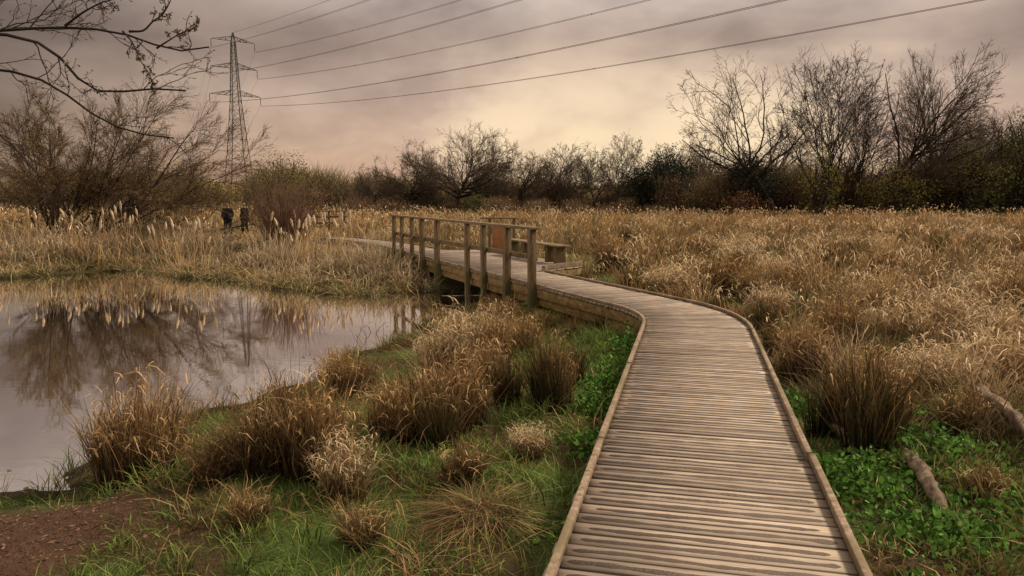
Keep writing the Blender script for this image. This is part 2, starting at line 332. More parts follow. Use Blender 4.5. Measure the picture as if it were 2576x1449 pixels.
def clumps(x,y,nb,h,spread,w,cb,ct,lean=.55,droop=.15,z=None,jit=(.35,1.5),hj=(.45,1.12)):
    nc=len(x); r=np.repeat(np.arange(nc),nb); n_=len(r)
    off=NRM(size=(n_,2))*np.broadcast_to(spread,(nc,))[r][:,None]
    zz=(gz(x,y) if z is None else z)[r]-.02
    root=np.c_[x[r]+off[:,0],y[r]+off[:,1],zz]
    ang=np.arctan2(off[:,1],off[:,0])+NRM(size=n_)*.9
    rr=np.hypot(off[:,0],off[:,1])/(np.broadcast_to(spread,(nc,))[r]+1e-6)
    ln=np.clip(np.broadcast_to(lean,(nc,))[r]*(.25+.55*rr)*U(.3,1.6,n_),0,1.6)
    dr=np.abs(NRM(size=n_))*np.broadcast_to(droop,(nc,))[r]
    hh=np.broadcast_to(h,(nc,))[r]*U(hj[0],hj[1],n_); ww=np.broadcast_to(w,(nc,))[r]*U(.6,1.4,n_)
    j=U(jit[0],jit[1],n_)[:,None]*(1+NRM(size=(n_,3))*.05)
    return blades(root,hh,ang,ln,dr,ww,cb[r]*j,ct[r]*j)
def samp(n_,x0,x1,y0,y1,wedge=None):
    x=U(x0,x1,n_);y=U(y0,y1,n_)
    if wedge: k=(np.abs(x)<wedge*y+4); x=x[k];y=y[k]
    return x,y
def fieldmask(x,y,pm=.15,dm=.12): return (pond_sd(x,y)>pm)&(deckdist(x,y)>dm)
def mulch(x,y): return (x+.3*fn(x,y,1.2,8)+.12*fn(x,y,.4,10)<-2.3)&(y+.3*fn(x,y,1.,9)<5.0)
def deckside(x,y): return np.interp(y,pl[:,1],pl[:,0])
def fieldcol(x,y,right):
    n1=fn(x,y,9,31);n2=fn(x,y,2.0,32)
    ct=np.tile(STR,(len(x),1)); ct=lerp(ct,RUS,sstep(-.1,.6,n2)*.8); ct=lerp(ct,PAL*.95,sstep(.1,.7,n1)*.7)
    dk=np.maximum(sstep(.2,.6,fn(x,y,4,33)),sstep(.35,.65,fn(x,y,1.4,35)))*(1-.55*sstep(25,60,y)); ct=lerp(ct,np.array([.13,.10,.04]),dk*.85); cb=np.tile(STRB,(len(x),1)); cb=lerp(cb,DRK,np.maximum(dk,.4))
    g=sstep(.15,.6,fn(x,y,3.,34))*sstep(45,12,y); ct=lerp(ct,OLV*1.2,g*.8); return cb,ct,g
def corr(x,y): 
    b=x/np.maximum(y,1e-3); return np.clip(np.exp(-((b+.372)/.028)**2)+.55*np.exp(-((b+.246)/.022)**2),0,1)
G=[]
for (y0,y1,dn,nb,h,sp,w) in ((9.5,18,6,26,.84,.09,.010),(18,32,2.4,26,.90,.14,.016),(32,60,.85,24,.90,.24,.028),(60,112,.28,20,.84,.45,.055)):
    xm=.75*y1+4; nC=int(dn*2*xm*(y1-y0)); x,y=samp(nC,-xm,xm,y0,y1,.74)
    k=fieldmask(x,y,.6,.15)
    if y0<30: k&=(x>deckside(x,y)-0.0)|(y>24)
    x,y=x[k],y[k]; cb,ct,g=fieldcol(x,y,1)
    lump=.26+.95*sstep(-.5,.6,fn(x,y,1.25 if y0<20 else 2.1,41))+.25*fn(x,y,3.3,40)
    near=sstep(1.8,.2,deckdist(x,y)); hh=np.clip(h*lump*(1-.5*near)*(1-.3*g),.14,1.2); ct=ct*(.45+.65*np.clip(lump,0,1.2))[:,None]
    hh=hh*(1-.6*corr(x,y)*(y<46)*(x<-5))
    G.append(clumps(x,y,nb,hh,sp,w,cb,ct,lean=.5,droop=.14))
    pf=((fn(x,y,3.1,45)+U(-.5,.5,len(x)))>.05)&(lump>.5)
    r=np.repeat(np.where(pf)[0],8 if y0<30 else 5); m_=len(r)
    ro=np.c_[x[r]+NRM(size=m_)*sp*1.6,y[r]+NRM(size=m_)*sp*1.6,gz(x[r],y[r])+hh[r]*U(.7,1.05,m_)]
    cc=np.tile(PAL,(m_,1))*U(.75,1.25,m_)[:,None]
    G.append(blades(ro,hh[r]*U(.12,.26,m_),U(0,6.28,m_),U(.2,1.5,m_),U(0,1.,m_),np.full(m_,w*1.8),cc*.8,cc))
x,y=samp(2600,1.6,10,2.2,9.8); k=(deckdist(x,y)>.12)&(x>deckside(x,y)); x,y=x[k],y[k]; d=deckdist(x,y)
cb,ct,g=fieldcol(x,y,1); lowz=sstep(1.3,.3,d+.5*fn(x,y,1.1,50)); green=sstep(7.2,5.0,y)*sstep(4.6,2.6,x-(deckside(x,y)))*sstep(-.9,.1,fn(x,y,.9,52))
ct=lerp(ct,OLV*1.2,green*.75)
hh=.60*(.7+.7*fn(x,y,1.2,51))*(1-.6*lowz)*(1-.5*green)
G.append(clumps(x,y,26,np.clip(hh,.10,1.),.08,.008,cb,ct,lean=.6,droop=.2))
# left bank
x,y=samp(9500,-9,2.4,1.8,19); dx=deckside(x,y); sd=pond_sd(x,y)
k=(sd>.05)&(deckdist(x,y)>.06)&(x<dx)&(~mulch(x,y))&(x>-6.5); x,y,sd=x[k],y[k],sd[k]; dd=deckdist(x,y)
n1=fn(x,y,1.3,60); g=np.maximum(sstep(-.9,-.1,n1),sstep(.7,.2,dd)*sstep(10.5,9,y)); ct=np.tile(RUS*.75,(len(x),1)); ct=lerp(ct,GRN,g*.92); ct=lerp(ct,STR*.75,sstep(.45,.85,fn(x,y,.7,61))*.75)
ct=lerp(ct,RUS*.8,sstep(10,12.5,y)*.6); cb=np.tile(DRK,(len(x),1)); cb=lerp(cb,np.array([.045,.07,.016]),g)
hh=(.15+.09*fn(x,y,1.1,62)+.05*sstep(10,13,y))*(1+1.0*sstep(.45,.85,fn(x,y,.6,63)))*(.5+.5*sstep(.2,1.8,sd))+.12*sstep(.8,.1,dd)*sstep(9.5,11,y)
G.append(clumps(x,y,20,np.clip(hh,.05,.45),.07,.0065,cb,ct,lean=.8,droop=.2))
x,y=samp(1100,-4,2.0,2,9.); k=(pond_sd(x,y)>.8)&(deckdist(x,y)>.12)&(x<deckside(x,y))&(~mulch(x,y))&(fn(x,y,1.1,66)>.25); x,y=x[k],y[k]
G.append(clumps(x,y,12,U(.2,.42,len(x)),.10,.006,np.tile(STRB,(len(x),1)),np.tile(STR*.6,(len(x),1)),lean=U(.4,1.9,len(x)),droop=.4))
x,y=samp(7000,-5,.2,5.6,17); sd=pond_sd(x,y); k=(np.abs(sd-.1)<.32)&(fn(x,y,.7,68)>.15)&(deckdist(x,y)>.15); x,y=x[k],y[k]
cf=lerp(np.tile(RUS*.9,(len(x),1)),GRN*.8,sstep(-.2,.5,fn(x,y,1.,69)))
G.append(clumps(x,y,10,U(.08,.36,len(x)),.06,.007,np.tile(DRK,(len(x),1)),cf,lean=.8,droop=.25))
obj3('meadow_grass',G,M_grass,kind='stuff',label='golden brown dry marsh grass with green patches',category='grass')
# ---- reed bed
R=[]
x,y=samp(12000,-24,-1.2,17.0,34); sd=pond_sd(x,y); sd2=sd+.8*fn(x,y,2.5,70)
k=(sd>-.15)&(sd2<5.5)&(deckdist(x,y)>.35)&(x<deckside(x,y))&(y>17.8)&(fn(x,y,1.3,74)>-.35)&(np.hypot(x+8.4,y-27.5)>1.0); x,y,sd=x[k],y[k],sd[k]; cr_=corr(x,y)
tn=fn(x,y,1.3,71); pale=sstep(-.6,.2,tn); ct=lerp(np.tile(np.array([.17,.115,.05]),(len(x),1)),np.array([.80,.62,.39]),pale); cb=lerp(np.tile(STRB*.6,(len(x),1)),np.array([.06,.07,.02]),sstep(1.2,.0,sd)*.7)
hh=(.30+.40*sstep(0,2.2,sd))*(1+.5*fn(x,y,.9,72))*(1-.45*cr_)
R.append(clumps(x,y,9,hh,.12,.02,cb,ct,lean=.9,droop=.4,hj=(.3,1.2)))
x2=x+U(-.2,.2,len(x)); k2=(U(0,1,len(x))<.5*(1-.8*cr_)); R.append(clumps(x2[k2],y[k2],3,np.minimum(hh[k2]*1.9,1.3),.1,.014,cb[k2],np.tile(np.array([.74,.58,.37]),(k2.sum(),1)),lean=.3,droop=.05))
kk=(sd<1.2)&(fn(x,y,1.6,75)>-.1); R.append(clumps(x[kk],y[kk],14,np.full(kk.sum(),.34),.15,.016,np.tile(np.array([.03,.04,.012]),(kk.sum(),1)),np.tile(np.array([.15,.17,.05]),(kk.sum(),1))*U(.4,1.4,(kk.sum(),1)),lean=.8,droop=.3))
kk=(sd<.7)&(U(0,1,len(x))<.8); R.append(clumps(x[kk],y[kk],7,np.full(kk.sum(),.75),.14,.014,cb[kk],np.tile(STR,(kk.sum(),1)),lean=1.8,droop=.6))
obj3('reed_bed',R,M_reed,kind='stuff',label='pale dead reeds and sedge fringing the pond bank',category='reeds')
# ---- cattails
def lathe(prof,S=7,jit=0):
    prof=np.array(prof);K=len(prof);a=2*np.pi*np.arange(S)/S
    V=np.stack([prof[:,0,None]*np.cos(a),prof[:,0,None]*np.sin(a),np.repeat(prof[:,1,None],S,1)],-1); V[:,:,:2]*=(1+NRM(size=(K,S,1))*jit)
    ix=np.arange(K*S).reshape(K,S);p_=ix[:-1];q_=np.roll(p_,-1,1);r_=ix[1:];t_=np.roll(r_,-1,1)
    return V.reshape(-1,3),np.stack([p_,q_,t_,r_],-1).reshape(-1,4)
cat=[]
for i in range(4):
    h_=1.3; P=np.array([[[0,0,0],[.02,0,.5],[.05,.01,1.0],[.07+.02*i,0,h_]]]);sv=tube(P,np.array([[.011,.010,.009,.007]]),5)
    ll=blades(np.zeros((3,3)),np.array([1.0,.8,1.15]),U(0,6.28,3),np.array([.3,.5,.2]),np.array([.1,.4,.0]),np.full(3,.018),np.tile(STRB*1.5,(3,1)),np.tile(STR,(3,1)))
    V_=np.concatenate([sv[0],ll[0]]);Q_=np.concatenate([sv[1],ll[1]+len(sv[0])]); C_=np.concatenate([np.tile(STR*.8,(len(sv[0]),1)),ll[2]])
    ms=make_mesh('stalk',V_,Q_,col=C_); ms.materials.append(M_reed)
    hv=lathe([(.002,0),(.016,.02),(.027,.06),(.037,.12),(.028,.17),(.034,.22),(.018,.28),(.003,.32)],8,.32)
    hv=(hv[0]+np.array([.07+.02*i,0,h_-.14])+np.c_[.09*((hv[0][:,2])/.4)**2,np.zeros((len(hv[0]),2))],hv[1])
    mh=make_mesh('seed_head',hv[0],hv[1],smooth=True); mh.materials.append(M_head); cat.append((ms,mh))
cx=np.concatenate([U(-19,-11.5,46),U(-10.6,-5.6,50),U(-6.6,-4.4,12)]);cy=np.concatenate([U(23.5,28.5,46),U(21.5,28,50),U(20.5,25,12)])
cz=gz(cx,cy); sdc=pond_sd(cx,cy); cc_=corr(cx,cy)
for a,b,z_,d_,c0 in zip(cx,cy,cz,sdc,cc_):
    if d_<.3 or c0>.55: continue
    i=random.randrange(4); s_=U(.7,1.2)
    o=add('bulrush',None,loc=(a,b,max(z_,-.7)-.02),rot=(U(-.16,.16),U(-.16,.16),U(0,6.28)),scale=(s_**.5,s_**.5,s_),label='dead bulrush stalk with fluffy pale seed head',category='bulrush',group='bulrushes along the pond bank')
    add('stalk',cat[i][0],o); add('seed_head',cat[i][1],o)
# ---- tussocks
def tus_mesh(seed,nb,r,h,cb,ct,w=.0075,lean=.6,droop=.15,plume=0,plc=STR,sub=4):
    a=U(0,6.283,nb); rr=r*.62*np.sqrt(U(0,1,nb)); k=rng.integers(0,sub,nb); sa=U(0,6.28,sub);sr=U(.2,.75,sub)*r;sh=U(.6,1.05,sub)
    root=np.c_[rr*np.cos(a)+sr[k]*np.cos(sa[k]),rr*np.sin(a)+sr[k]*np.sin(sa[k]),np.zeros(nb)-.02]
    q=np.hypot(root[:,0],root[:,1])/r; oa=np.arctan2(root[:,1],root[:,0]); wild=U(0,1,nb)<.35
    an=np.where(wild,U(0,6.28,nb),oa+NRM(size=nb)*.7); ln=np.clip(lean*(.15+.85*q)*U(.2,2.0,nb),0,1.9); j=U(.2,1.55,nb)[:,None]; mixc=U(0,1,nb)**1.4
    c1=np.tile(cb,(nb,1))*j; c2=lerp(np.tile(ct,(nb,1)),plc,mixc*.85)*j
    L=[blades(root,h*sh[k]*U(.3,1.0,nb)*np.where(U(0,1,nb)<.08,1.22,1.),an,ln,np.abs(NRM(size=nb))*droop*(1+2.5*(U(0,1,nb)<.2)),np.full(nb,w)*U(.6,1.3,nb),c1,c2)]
    if plume:
        m_=plume; k=rng.integers(0,sub,m_); a=U(0,6.283,m_); q=np.sqrt(U(0,1,m_)); hz=h*sh[k]*U(.42,.95,m_); rr=q*(r*.8+lean*.5*h*.6); ro=np.c_[rr*np.cos(a)+sr[k]*np.cos(sa[k])*.8,rr*np.sin(a)+sr[k]*np.sin(sa[k])*.8,hz*(1-.25*q)]
        L.append(blades(ro,h*U(.06,.19,m_),U(0,6.28,m_),U(.3,1.6,m_),U(.2,1.2,m_),np.full(m_,w*1.7),np.tile(plc,(m_,1))*U(.5,.9,m_)[:,None],np.tile(plc,(m_,1))*U(.7,1.25,m_)[:,None]))
    V,Q,C=comb3(L); me=make_mesh('tussock',V,Q,col=C); me.materials.append(M_grass); return me
BRN=np.array([.24,.135,.055])
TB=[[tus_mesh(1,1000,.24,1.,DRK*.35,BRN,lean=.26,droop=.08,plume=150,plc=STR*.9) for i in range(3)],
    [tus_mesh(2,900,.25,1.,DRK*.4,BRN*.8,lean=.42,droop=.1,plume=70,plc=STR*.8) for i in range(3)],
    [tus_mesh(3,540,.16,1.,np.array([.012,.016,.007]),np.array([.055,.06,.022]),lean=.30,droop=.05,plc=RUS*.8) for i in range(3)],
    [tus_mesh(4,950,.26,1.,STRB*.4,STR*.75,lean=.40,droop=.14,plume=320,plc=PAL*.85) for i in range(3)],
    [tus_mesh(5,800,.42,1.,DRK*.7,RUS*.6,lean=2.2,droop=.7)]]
lab=['tall brown rush tussock with pale straw tips','spreading brown sedge tussock on wet grass','dark green upright soft rush clump','golden dry grass tussock with curled seed heads','flattened brown mound of dead sedge']
TL=[(-3.05,5.75,0,1.15,1.1),(-3.3,6.0,0,.95,.9),(-2.75,5.6,1,.8,.7),(-1.80,5.15,1,.86,1.),(-1.42,5.1,0,.84,.95),(-1.6,5.4,2,.8,.7),(-1.15,4.75,3,.6,.75),(-2.1,4.95,1,.5,.8),(-2.05,8.7,0,.75,1.1),(-1.75,8.8,1,.6,.9),
 (-.62,8.9,3,1.12,1.15),(-.28,9.1,0,.98,1.0),(-.95,9.2,3,.78,1.),(-.72,5.95,1,.88,1.1),(-.42,6.2,0,.75,1.0),(-.55,5.7,2,.7,.8),(-1.05,5.9,0,.62,.9),(.37,6.6,2,1.0,.9),(.45,6.75,0,.8,.7),(-.03,6.85,2,.68,.9),(.62,7.6,2,.65,.9),(-.15,4.3,4,.26,1.0),(-.85,4.0,1,.3,.8),(-.35,4.9,1,.42,.9),(.1,5.5,3,.4,.7),(-1.6,4.3,1,.32,.7),
 (-.35,10.9,3,.85,1.1),(.2,10.2,0,.65,1.0),(.95,11.0,2,.4,1.1),(-.25,7.9,0,.72,1.0),(-.85,7.6,1,.55,.9),(-.9,12.3,0,.5,1.),(-.1,11.8,1,.45,1.),(.55,12.6,1,.42,1.),(.0,13.6,0,.5,1.),(-.5,14.6,1,.45,1.),(1.35,11.6,2,.4,1.),(-.35,15.6,0,.45,.9),
 (2.72,5.5,2,1.15,1.1),(2.95,5.8,0,1.0,1.0),(2.6,5.95,2,.85,1.),(3.2,7.9,0,.8,1.2),(3.6,10.0,2,.5,1.2),(4.0,6.9,3,.95,1.2),(4.9,7.3,3,1.1,1.3),(4.3,9.7,0,.85,1.2),(4.95,9.3,3,1.,1.3),(3.55,8.8,1,.7,1.1),(3.7,5.8,1,.6,1.1),(4.6,5.9,0,.8,1.1),(5.6,8.2,3,1.2,1.3),(6.4,9.0,1,1.1,1.4),(5.5,10.8,0,1.,1.3),(3.5,12.4,2,.55,1.3),(3.0,13.6,1,.5,1.2),(4.3,12.2,3,.85,1.2),(3.5,16.4,2,.65,1.6),(2.8,16.9,2,.55,1.4),(4.6,14.2,0,.85,1.3),(6.2,12.5,3,1.,1.3),(7.6,11.2,0,1.1,1.4),(7.3,14.5,2,.85,1.7),(5.4,17.5,2,.85,1.6),(8.6,13.,3,1.15,1.4),(9.8,14.8,0,1.05,1.5),(3.1,4.7,1,.4,.8),(3.9,4.9,2,.5,1.),(3.3,9.2,2,.5,1.),(3.9,11.2,2,.65,1.2),(6.3,10.6,3,1.1,1.4),(7.5,9.7,3,1.2,1.4)]
for i in range(44):
    b=U(12.5,34); a=U(deckside(None,b)+1.3+(1.8 if 16<b<24 else 0),.62*b+2); TL.append((a,b,random.choice([0,2,2,3,3,1]),U(.75,1.15),U(1.3,2.1)))
for a,b,i,h_,w_ in TL:
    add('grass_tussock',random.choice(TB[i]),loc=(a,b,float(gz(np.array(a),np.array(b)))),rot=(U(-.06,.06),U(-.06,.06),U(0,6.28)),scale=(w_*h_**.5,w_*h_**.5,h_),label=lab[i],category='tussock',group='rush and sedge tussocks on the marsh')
# ---- leafy green ground cover
L=[]
for (a,b,r,h_,nn) in ((2.35,4.9,.5,.30,2400),(3.1,5.3,.55,.34,2400),(3.3,4.3,.5,.36,2000),(2.5,4.1,.35,.24,1100),(4.3,4.9,.5,.34,1700),(3.8,6.2,.4,.28,1100),(.85,6.6,.3,.28,1200),(.75,5.6,.3,.26,1100),(1.05,7.4,.3,.27,900),(1.25,8.3,.3,.27,800),(1.55,9.5,.35,.38,1100),(.45,4.0,.25,.16,600),(2.0,3.4,.25,.16,600),(4.9,5.8,.5,.28,1300),(.2,3.3,.3,.1,300),(-.4,5.2,.3,.08,250),(.5,9.6,.4,.2,500),(2.5,6.6,.35,.25,800)):
    x=a+NRM(size=nn)*r*.55;y=b+NRM(size=nn)*r*.55; k=deckdist(x,y)>.03; x,y=x[k],y[k]; q=np.exp(-((x-a)**2+(y-b)**2)/(r*r)); 
    lump=.5+.5*fn(x,y,.35,80); z=gz(x,y)+h_*q*lump*U(.2,1.,len(x))+.02
    c=np.array([.095,.20,.03])*U(.2,1.6,len(x))[:,None]; L.append(leaves(np.c_[x,y,z],U(.02,.065,len(x)),c,.6,.4))
obj3('leafy_weeds',L,M_leaf,kind='stuff',label='bright green low nettles and weeds beside the boardwalk',category='weeds')
# ---- bark mulch chips
x=U(-6.5,-1.5,20000);y=U(1.5,6.0,20000);k=(mulch(x,y)|(mulch(x-.4,y-.3)&(U(0,1,20000)<.25)))&(pond_sd(x,y)>.1);x,y=x[k],y[k]
c=lerp(np.tile(np.array([.065,.034,.021]),(len(x),1)),np.array([.31,.18,.115]),U(0,1,len(x))**2)
v_,q_,c_=leaves(np.c_[x,y,gz(x,y)+U(.004,.025,len(x))],U(.015,.045,len(x)),c,.45); 
cen_=np.repeat(v_.reshape(-1,4,3)[:,:1,2],4,1).ravel(); v_[:,2]=cen_+(v_[:,2]-cen_)*.35
obj3('bark_mulch',[(v_,q_,c_)],M_leaf,kind='stuff',label='brown bark chippings and leaf litter at the pond edge',category='mulch')
x=U(-9,-1.,1300);y=U(5.8,20,1300);sd=pond_sd(x,y);k=(sd<-.02)&(sd>-.9)&(U(0,1,1300)<np.exp(sd*3));x,y=x[k],y[k]
c=np.tile(np.array([.22,.15,.09]),(len(x),1))*U(.4,1.3,len(x))[:,None]; v_,q_,c_=leaves(np.c_[x,y,np.full(len(x),WZ+.006)],U(.04,.12,len(x)),c,.5); v_[:,2]=WZ+.006+(v_[:,2]-WZ-.006)*.05
xs=U(-6,-1.2,90);ys=U(16.8,18.8,90); xs=np.r_[xs,U(-4.2,-1.6,150)];ys=np.r_[ys,U(6.2,16,150)]; k=(pond_sd(xs,ys)<.1)&((pond_sd(xs,ys)>-.8)|(ys>16)); xs,ys=xs[k],ys[k]; m_=len(xs)
dl=blades(np.c_[xs,ys,np.full(m_,WZ-.03)],U(.15,.6,m_),U(0,6.28,m_),U(.1,1.2,m_),U(0,.8,m_),np.full(m_,.012),np.tile(DRK*.6,(m_,1)),np.tile(STRB,(m_,1)))
obj3('floating_debris',[(v_,q_,c_),dl],M_leaf,kind='stuff',label='floating leaves and broken stems on the pond margin',category='debris')
# ------------------------------------------------------------------ trees
def spawn(P,Rr,n_,t0,t1,ang,lf,K,up,wig,rf,rmin,lmin=0,tk=.55):
    B,KP,_=P.shape; ix=np.repeat(np.arange(B),n_); m_=len(ix)
    t=t0+(t1-t0)*((np.tile(np.arange(n_),B)+U(0,1,m_))/n_); f=np.clip(t*(KP-1),0,KP-1.001); i=f.astype(int); w=(f-i)[:,None]
    st=P[ix,i]*(1-w)+P[ix,i+1]*w; tan=P[ix,i+1]-P[ix,i]; tan/=np.linalg.norm(tan,axis=1,keepdims=True)+1e-9
    rad=Rr[ix,i]*(1-w[:,0])+Rr[ix,i+1]*w[:,0]; PL=np.linalg.norm(np.diff(P,axis=1),axis=2).sum(1)[ix]
    L=np.maximum(lf*PL*(1.1-tk*t)*U(.6,1.25,m_),lmin)
    pr=np.cross(tan,NRM(size=(m_,3))); pr/=np.linalg.norm(pr,axis=1,keepdims=True)+1e-9; an=ang*U(.6,1.3,m_)[:,None]
    d=tan*np.cos(an)+pr*np.sin(an); out=[st];p_=st
    for k in range(K-1):
        d=d+NRM(size=(m_,3))*wig; d[:,2]+=up; d/=np.linalg.norm(d,axis=1,keepdims=True); p_=p_+d*(L/(K-1))[:,None]; out.append(p_)
    Pn=np.stack(out,1); r0=np.maximum(rad*rf,rmin); Rn=r0[:,None]*(1-np.linspace(0,1,K)*.7)[None]; Rn=np.maximum(Rn,rmin*.6); return Pn,Rn
def tree_data(H,W,trunkf=.4,nl=12,ang=.9,up=.06,lv=(7,7,6,3),rt=.02,twig=.014,lean=(0,0),stems=1,wig=.13,tstart=.35,seedlean=.1,env=.5,wob=1.,low=.85):
    P0=[];R0=[]
    for s in range(stems):
        d=np.array([lean[0]+NRM()*seedlean*(1 if stems==1 else 2.5),lean[1]+NRM()*seedlean*(1 if stems==1 else 2.5),1.]);p_=np.zeros(3);pp=[p_-[0,0,.3]]
        for k in range(9):
            d=d+NRM(size=3)*[.1,.1,.02]; d/=np.linalg.norm(d); p_=p_+d*H*trunkf/9; pp.append(p_.copy())
        P0.append(pp); R0.append(H*rt/(stems**.5)*(1-np.linspace(0,1,10)*.75))
    P0=np.array(P0);R0=np.array(R0); mid=P0[:,-1].mean(0)
    c=np.array([mid[0],mid[1],H*env]); ax=np.array([W/2,W/2,H*(1-env)])
    def er(p):
        q=(p-c)/ax; q=np.where(np.arange(3)==2,np.where(q[...,2:3]<0,q*low,q),q); r=np.linalg.norm(q,axis=-1)
        a=np.arctan2(q[...,1],q[...,0]); return r/(1+wob*(.10*np.sin(3*a+H)+.08*np.sin(5*a+W)+.08*np.sin(6*q[...,2]+2*a)))
    def fit(P,R,lo,hi,mn=.3,mxx=3.2):
        st=P[:,:1]; f=np.ones(len(P)); tgt=U(lo,hi,len(P))
        for it in range(5):
            r=er(st[:,0]+(P[:,-1]-st[:,0])*f[:,None]); f=np.clip(f*np.clip(tgt/np.maximum(r,.05),.6,1.6),mn,mxx)
        return st+(P-st)*f[:,None,None],R
    def cut(P,R,mx): k=er(P[:,-1])<mx*U(.9,1.06,len(P)); return P[k],R[k]
    P1,R1=spawn(P0,R0,nl,tstart,1,ang,.9,9,up,wig,.62,.03); P1,R1=fit(P1,R1,.75,.98)
    P2,R2=spawn(P1,R1,lv[0],.15,1,.7,.5,7,up*.7,wig,.6,.022); P2,R2=fit(P2,R2,.65,1.0,.5,1.6)
    P3,R3=spawn(P2,R2,lv[1],.12,1,.65,.55,5,up*.6,wig,.6,twig*1.2); P3,R3=cut(P3,R3,1.08); P4,R4=spawn(P3,R3,lv[2],.15,1,.6,.6,4,up*.5,wig,.7,twig*.9); P4,R4=cut(P4,R4,1.12)
    P5,R5=spawn(P4,R4,lv[3],.2,1,.55,.7,3,up*.5,wig,.8,twig*.7)
    tr=combine([tube(P0,R0,8),tube(P1,R1,6),tube(P2,R2,4)]); cr=combine([tube(P3,R3,3),tube(P4,R4,3),tube(P5,R5,3)])
    return tr,cr
def tree_meshes(mt,mc,**k):
    tr,cr=tree_data(**k); a=make_mesh('trunk',tr[0],tr[1],smooth=True);a.materials.append(mt);b=make_mesh('crown',cr[0],cr[1]);b.materials.append(mc); return a,b
def put_tree(ms,x,y,label,name='tree',rz=None,sc=(1,1,1),group=None,category='tree'):
    z=float(gz(np.array(x),np.array(y))); o=add(name,None,loc=(x,y,z),rot=(0,0,U(0,6.28) if rz is None else rz),scale=sc,label=label,category=category,group=group)
    add('trunk',ms[0],o);add('crown',ms[1],o); return o
Tround=tree_meshes(M_darkbark,M_twig,H=12,W=15.5,trunkf=.27,nl=24,ang=1.1,up=.015,lv=(8,7,5,2),rt=.03,tstart=.5,env=.45,twig=.016,wob=.35,low=1.12)
Tmed=tree_meshes(M_darkbark,M_twig,H=9.2,W=9.,trunkf=.33,nl=15,ang=1.0,up=.02,lv=(7,6,4,2),rt=.024,env=.5,twig=.014,wob=.5,tstart=.5,low=1.15)
Tmed2=tree_meshes(M_darkbark,M_twig,H=8.8,W=8.2,trunkf=.38,nl=8,ang=.8,up=.04,lv=(6,6,4,2),rt=.022,env=.5,twig=.014,stems=2,tstart=.5,low=1.15)
Ttall=tree_meshes(M_darkbark,M_twig,H=16.5,W=15,trunkf=.42,nl=12,ang=.9,up=.03,lv=(6,6,4,2),rt=.024,wig=.16,twig=.016,lean=(-.3,0),env=.6,tstart=.5,low=1.1)
Ttall2=tree_meshes(M_darkbark,M_darktwig,H=16,W=13.5,trunkf=.48,nl=5,ang=.5,up=.05,lv=(6,5,4,1),rt=.021,stems=5,twig=.017,env=.6,tstart=.4,low=1.)
Ttall3=tree_meshes(M_darkbark,M_twig,H=16.5,W=11.5,trunkf=.58,nl=15,ang=.7,up=.05,lv=(6,6,4,2),rt=.018,twig=.015,env=.6,tstart=.4,low=1.1)
gt='bare trees along the far edge of the meadow'
put_tree(Tround,-6.7,90,'large bare oak with wide rounded crown at the meadow edge',group=gt)
put_tree(Tround,-12.9,92,'bare tree with rounded crown beside a larger oak',sc=(.66,.66,.80),group=gt)
put_tree(Tmed,-17.2,91,'small bare tree with spreading branches',sc=(.85,.85,.72),group=gt)
put_tree(Tmed,.9,90,'bare tree with fine upswept twigs',group=gt); put_tree(Tmed2,6.4,90,'bare tree with several trunks and open crown',group=gt)
put_tree(Tmed2,13.3,92,'bare scraggy tree behind dark ivy thicket',sc=(1,1,1.15),group=gt); put_tree(Tmed,4,96,'small bare tree with spreading branches',sc=(.9,.9,.92),group=gt)
put_tree(Tmed,-1.6,96,'small bare tree with spreading branches',sc=(.8,.8,.85),group=gt);put_tree(Tmed2,8.6,94,'small bare tree with spreading branches',sc=(.8,.8,.85),group=gt)
put_tree(Tmed2,10.6,97,'small bare tree with spreading branches',sc=(.9,.9,.95),group=gt);put_tree(Tmed,17,95,'small bare tree with spreading branches',sc=(.9,.9,.95),group=gt)
put_tree(Ttall,26.6,75,'tall bare ivy-clad tree leaning over dark scrub',rz=0,group=gt)
put_tree(Ttall2,31.2,74,'tall dark multi-stemmed bare tree with upright limbs',group=gt)
put_tree(Ttall3,37.0,76,'tall bare tree with dense fine twigs',group=gt,sc=(1.,1.,1.03)); put_tree(Ttall3,47,82,'tall slender bare tree above the scrub',sc=(.62,.62,1.1),group=gt)
for (ms,a,b,s1,s2) in ((Ttall2,35.5,80,.8,.8),(Ttall3,42.5,84,.9,.75),(Ttall,53,82,.8,.7),(Tmed,21,88,1.1,1.1),(Ttall2,48.5,78,.8,.65),(Ttall3,29,88,.9,.72),(Ttall,39.8,82,.75,.7),(Tmed,24,90,1.1,1.1),(Ttall,59,86,.8,.75),(Tmed,45,74,1.0,.9),(Tmed2,40.5,74,1.1,.95)):
    put_tree(ms,a,b,'bare tree with fine upswept twigs',sc=(s1,s1,s2),group=gt)
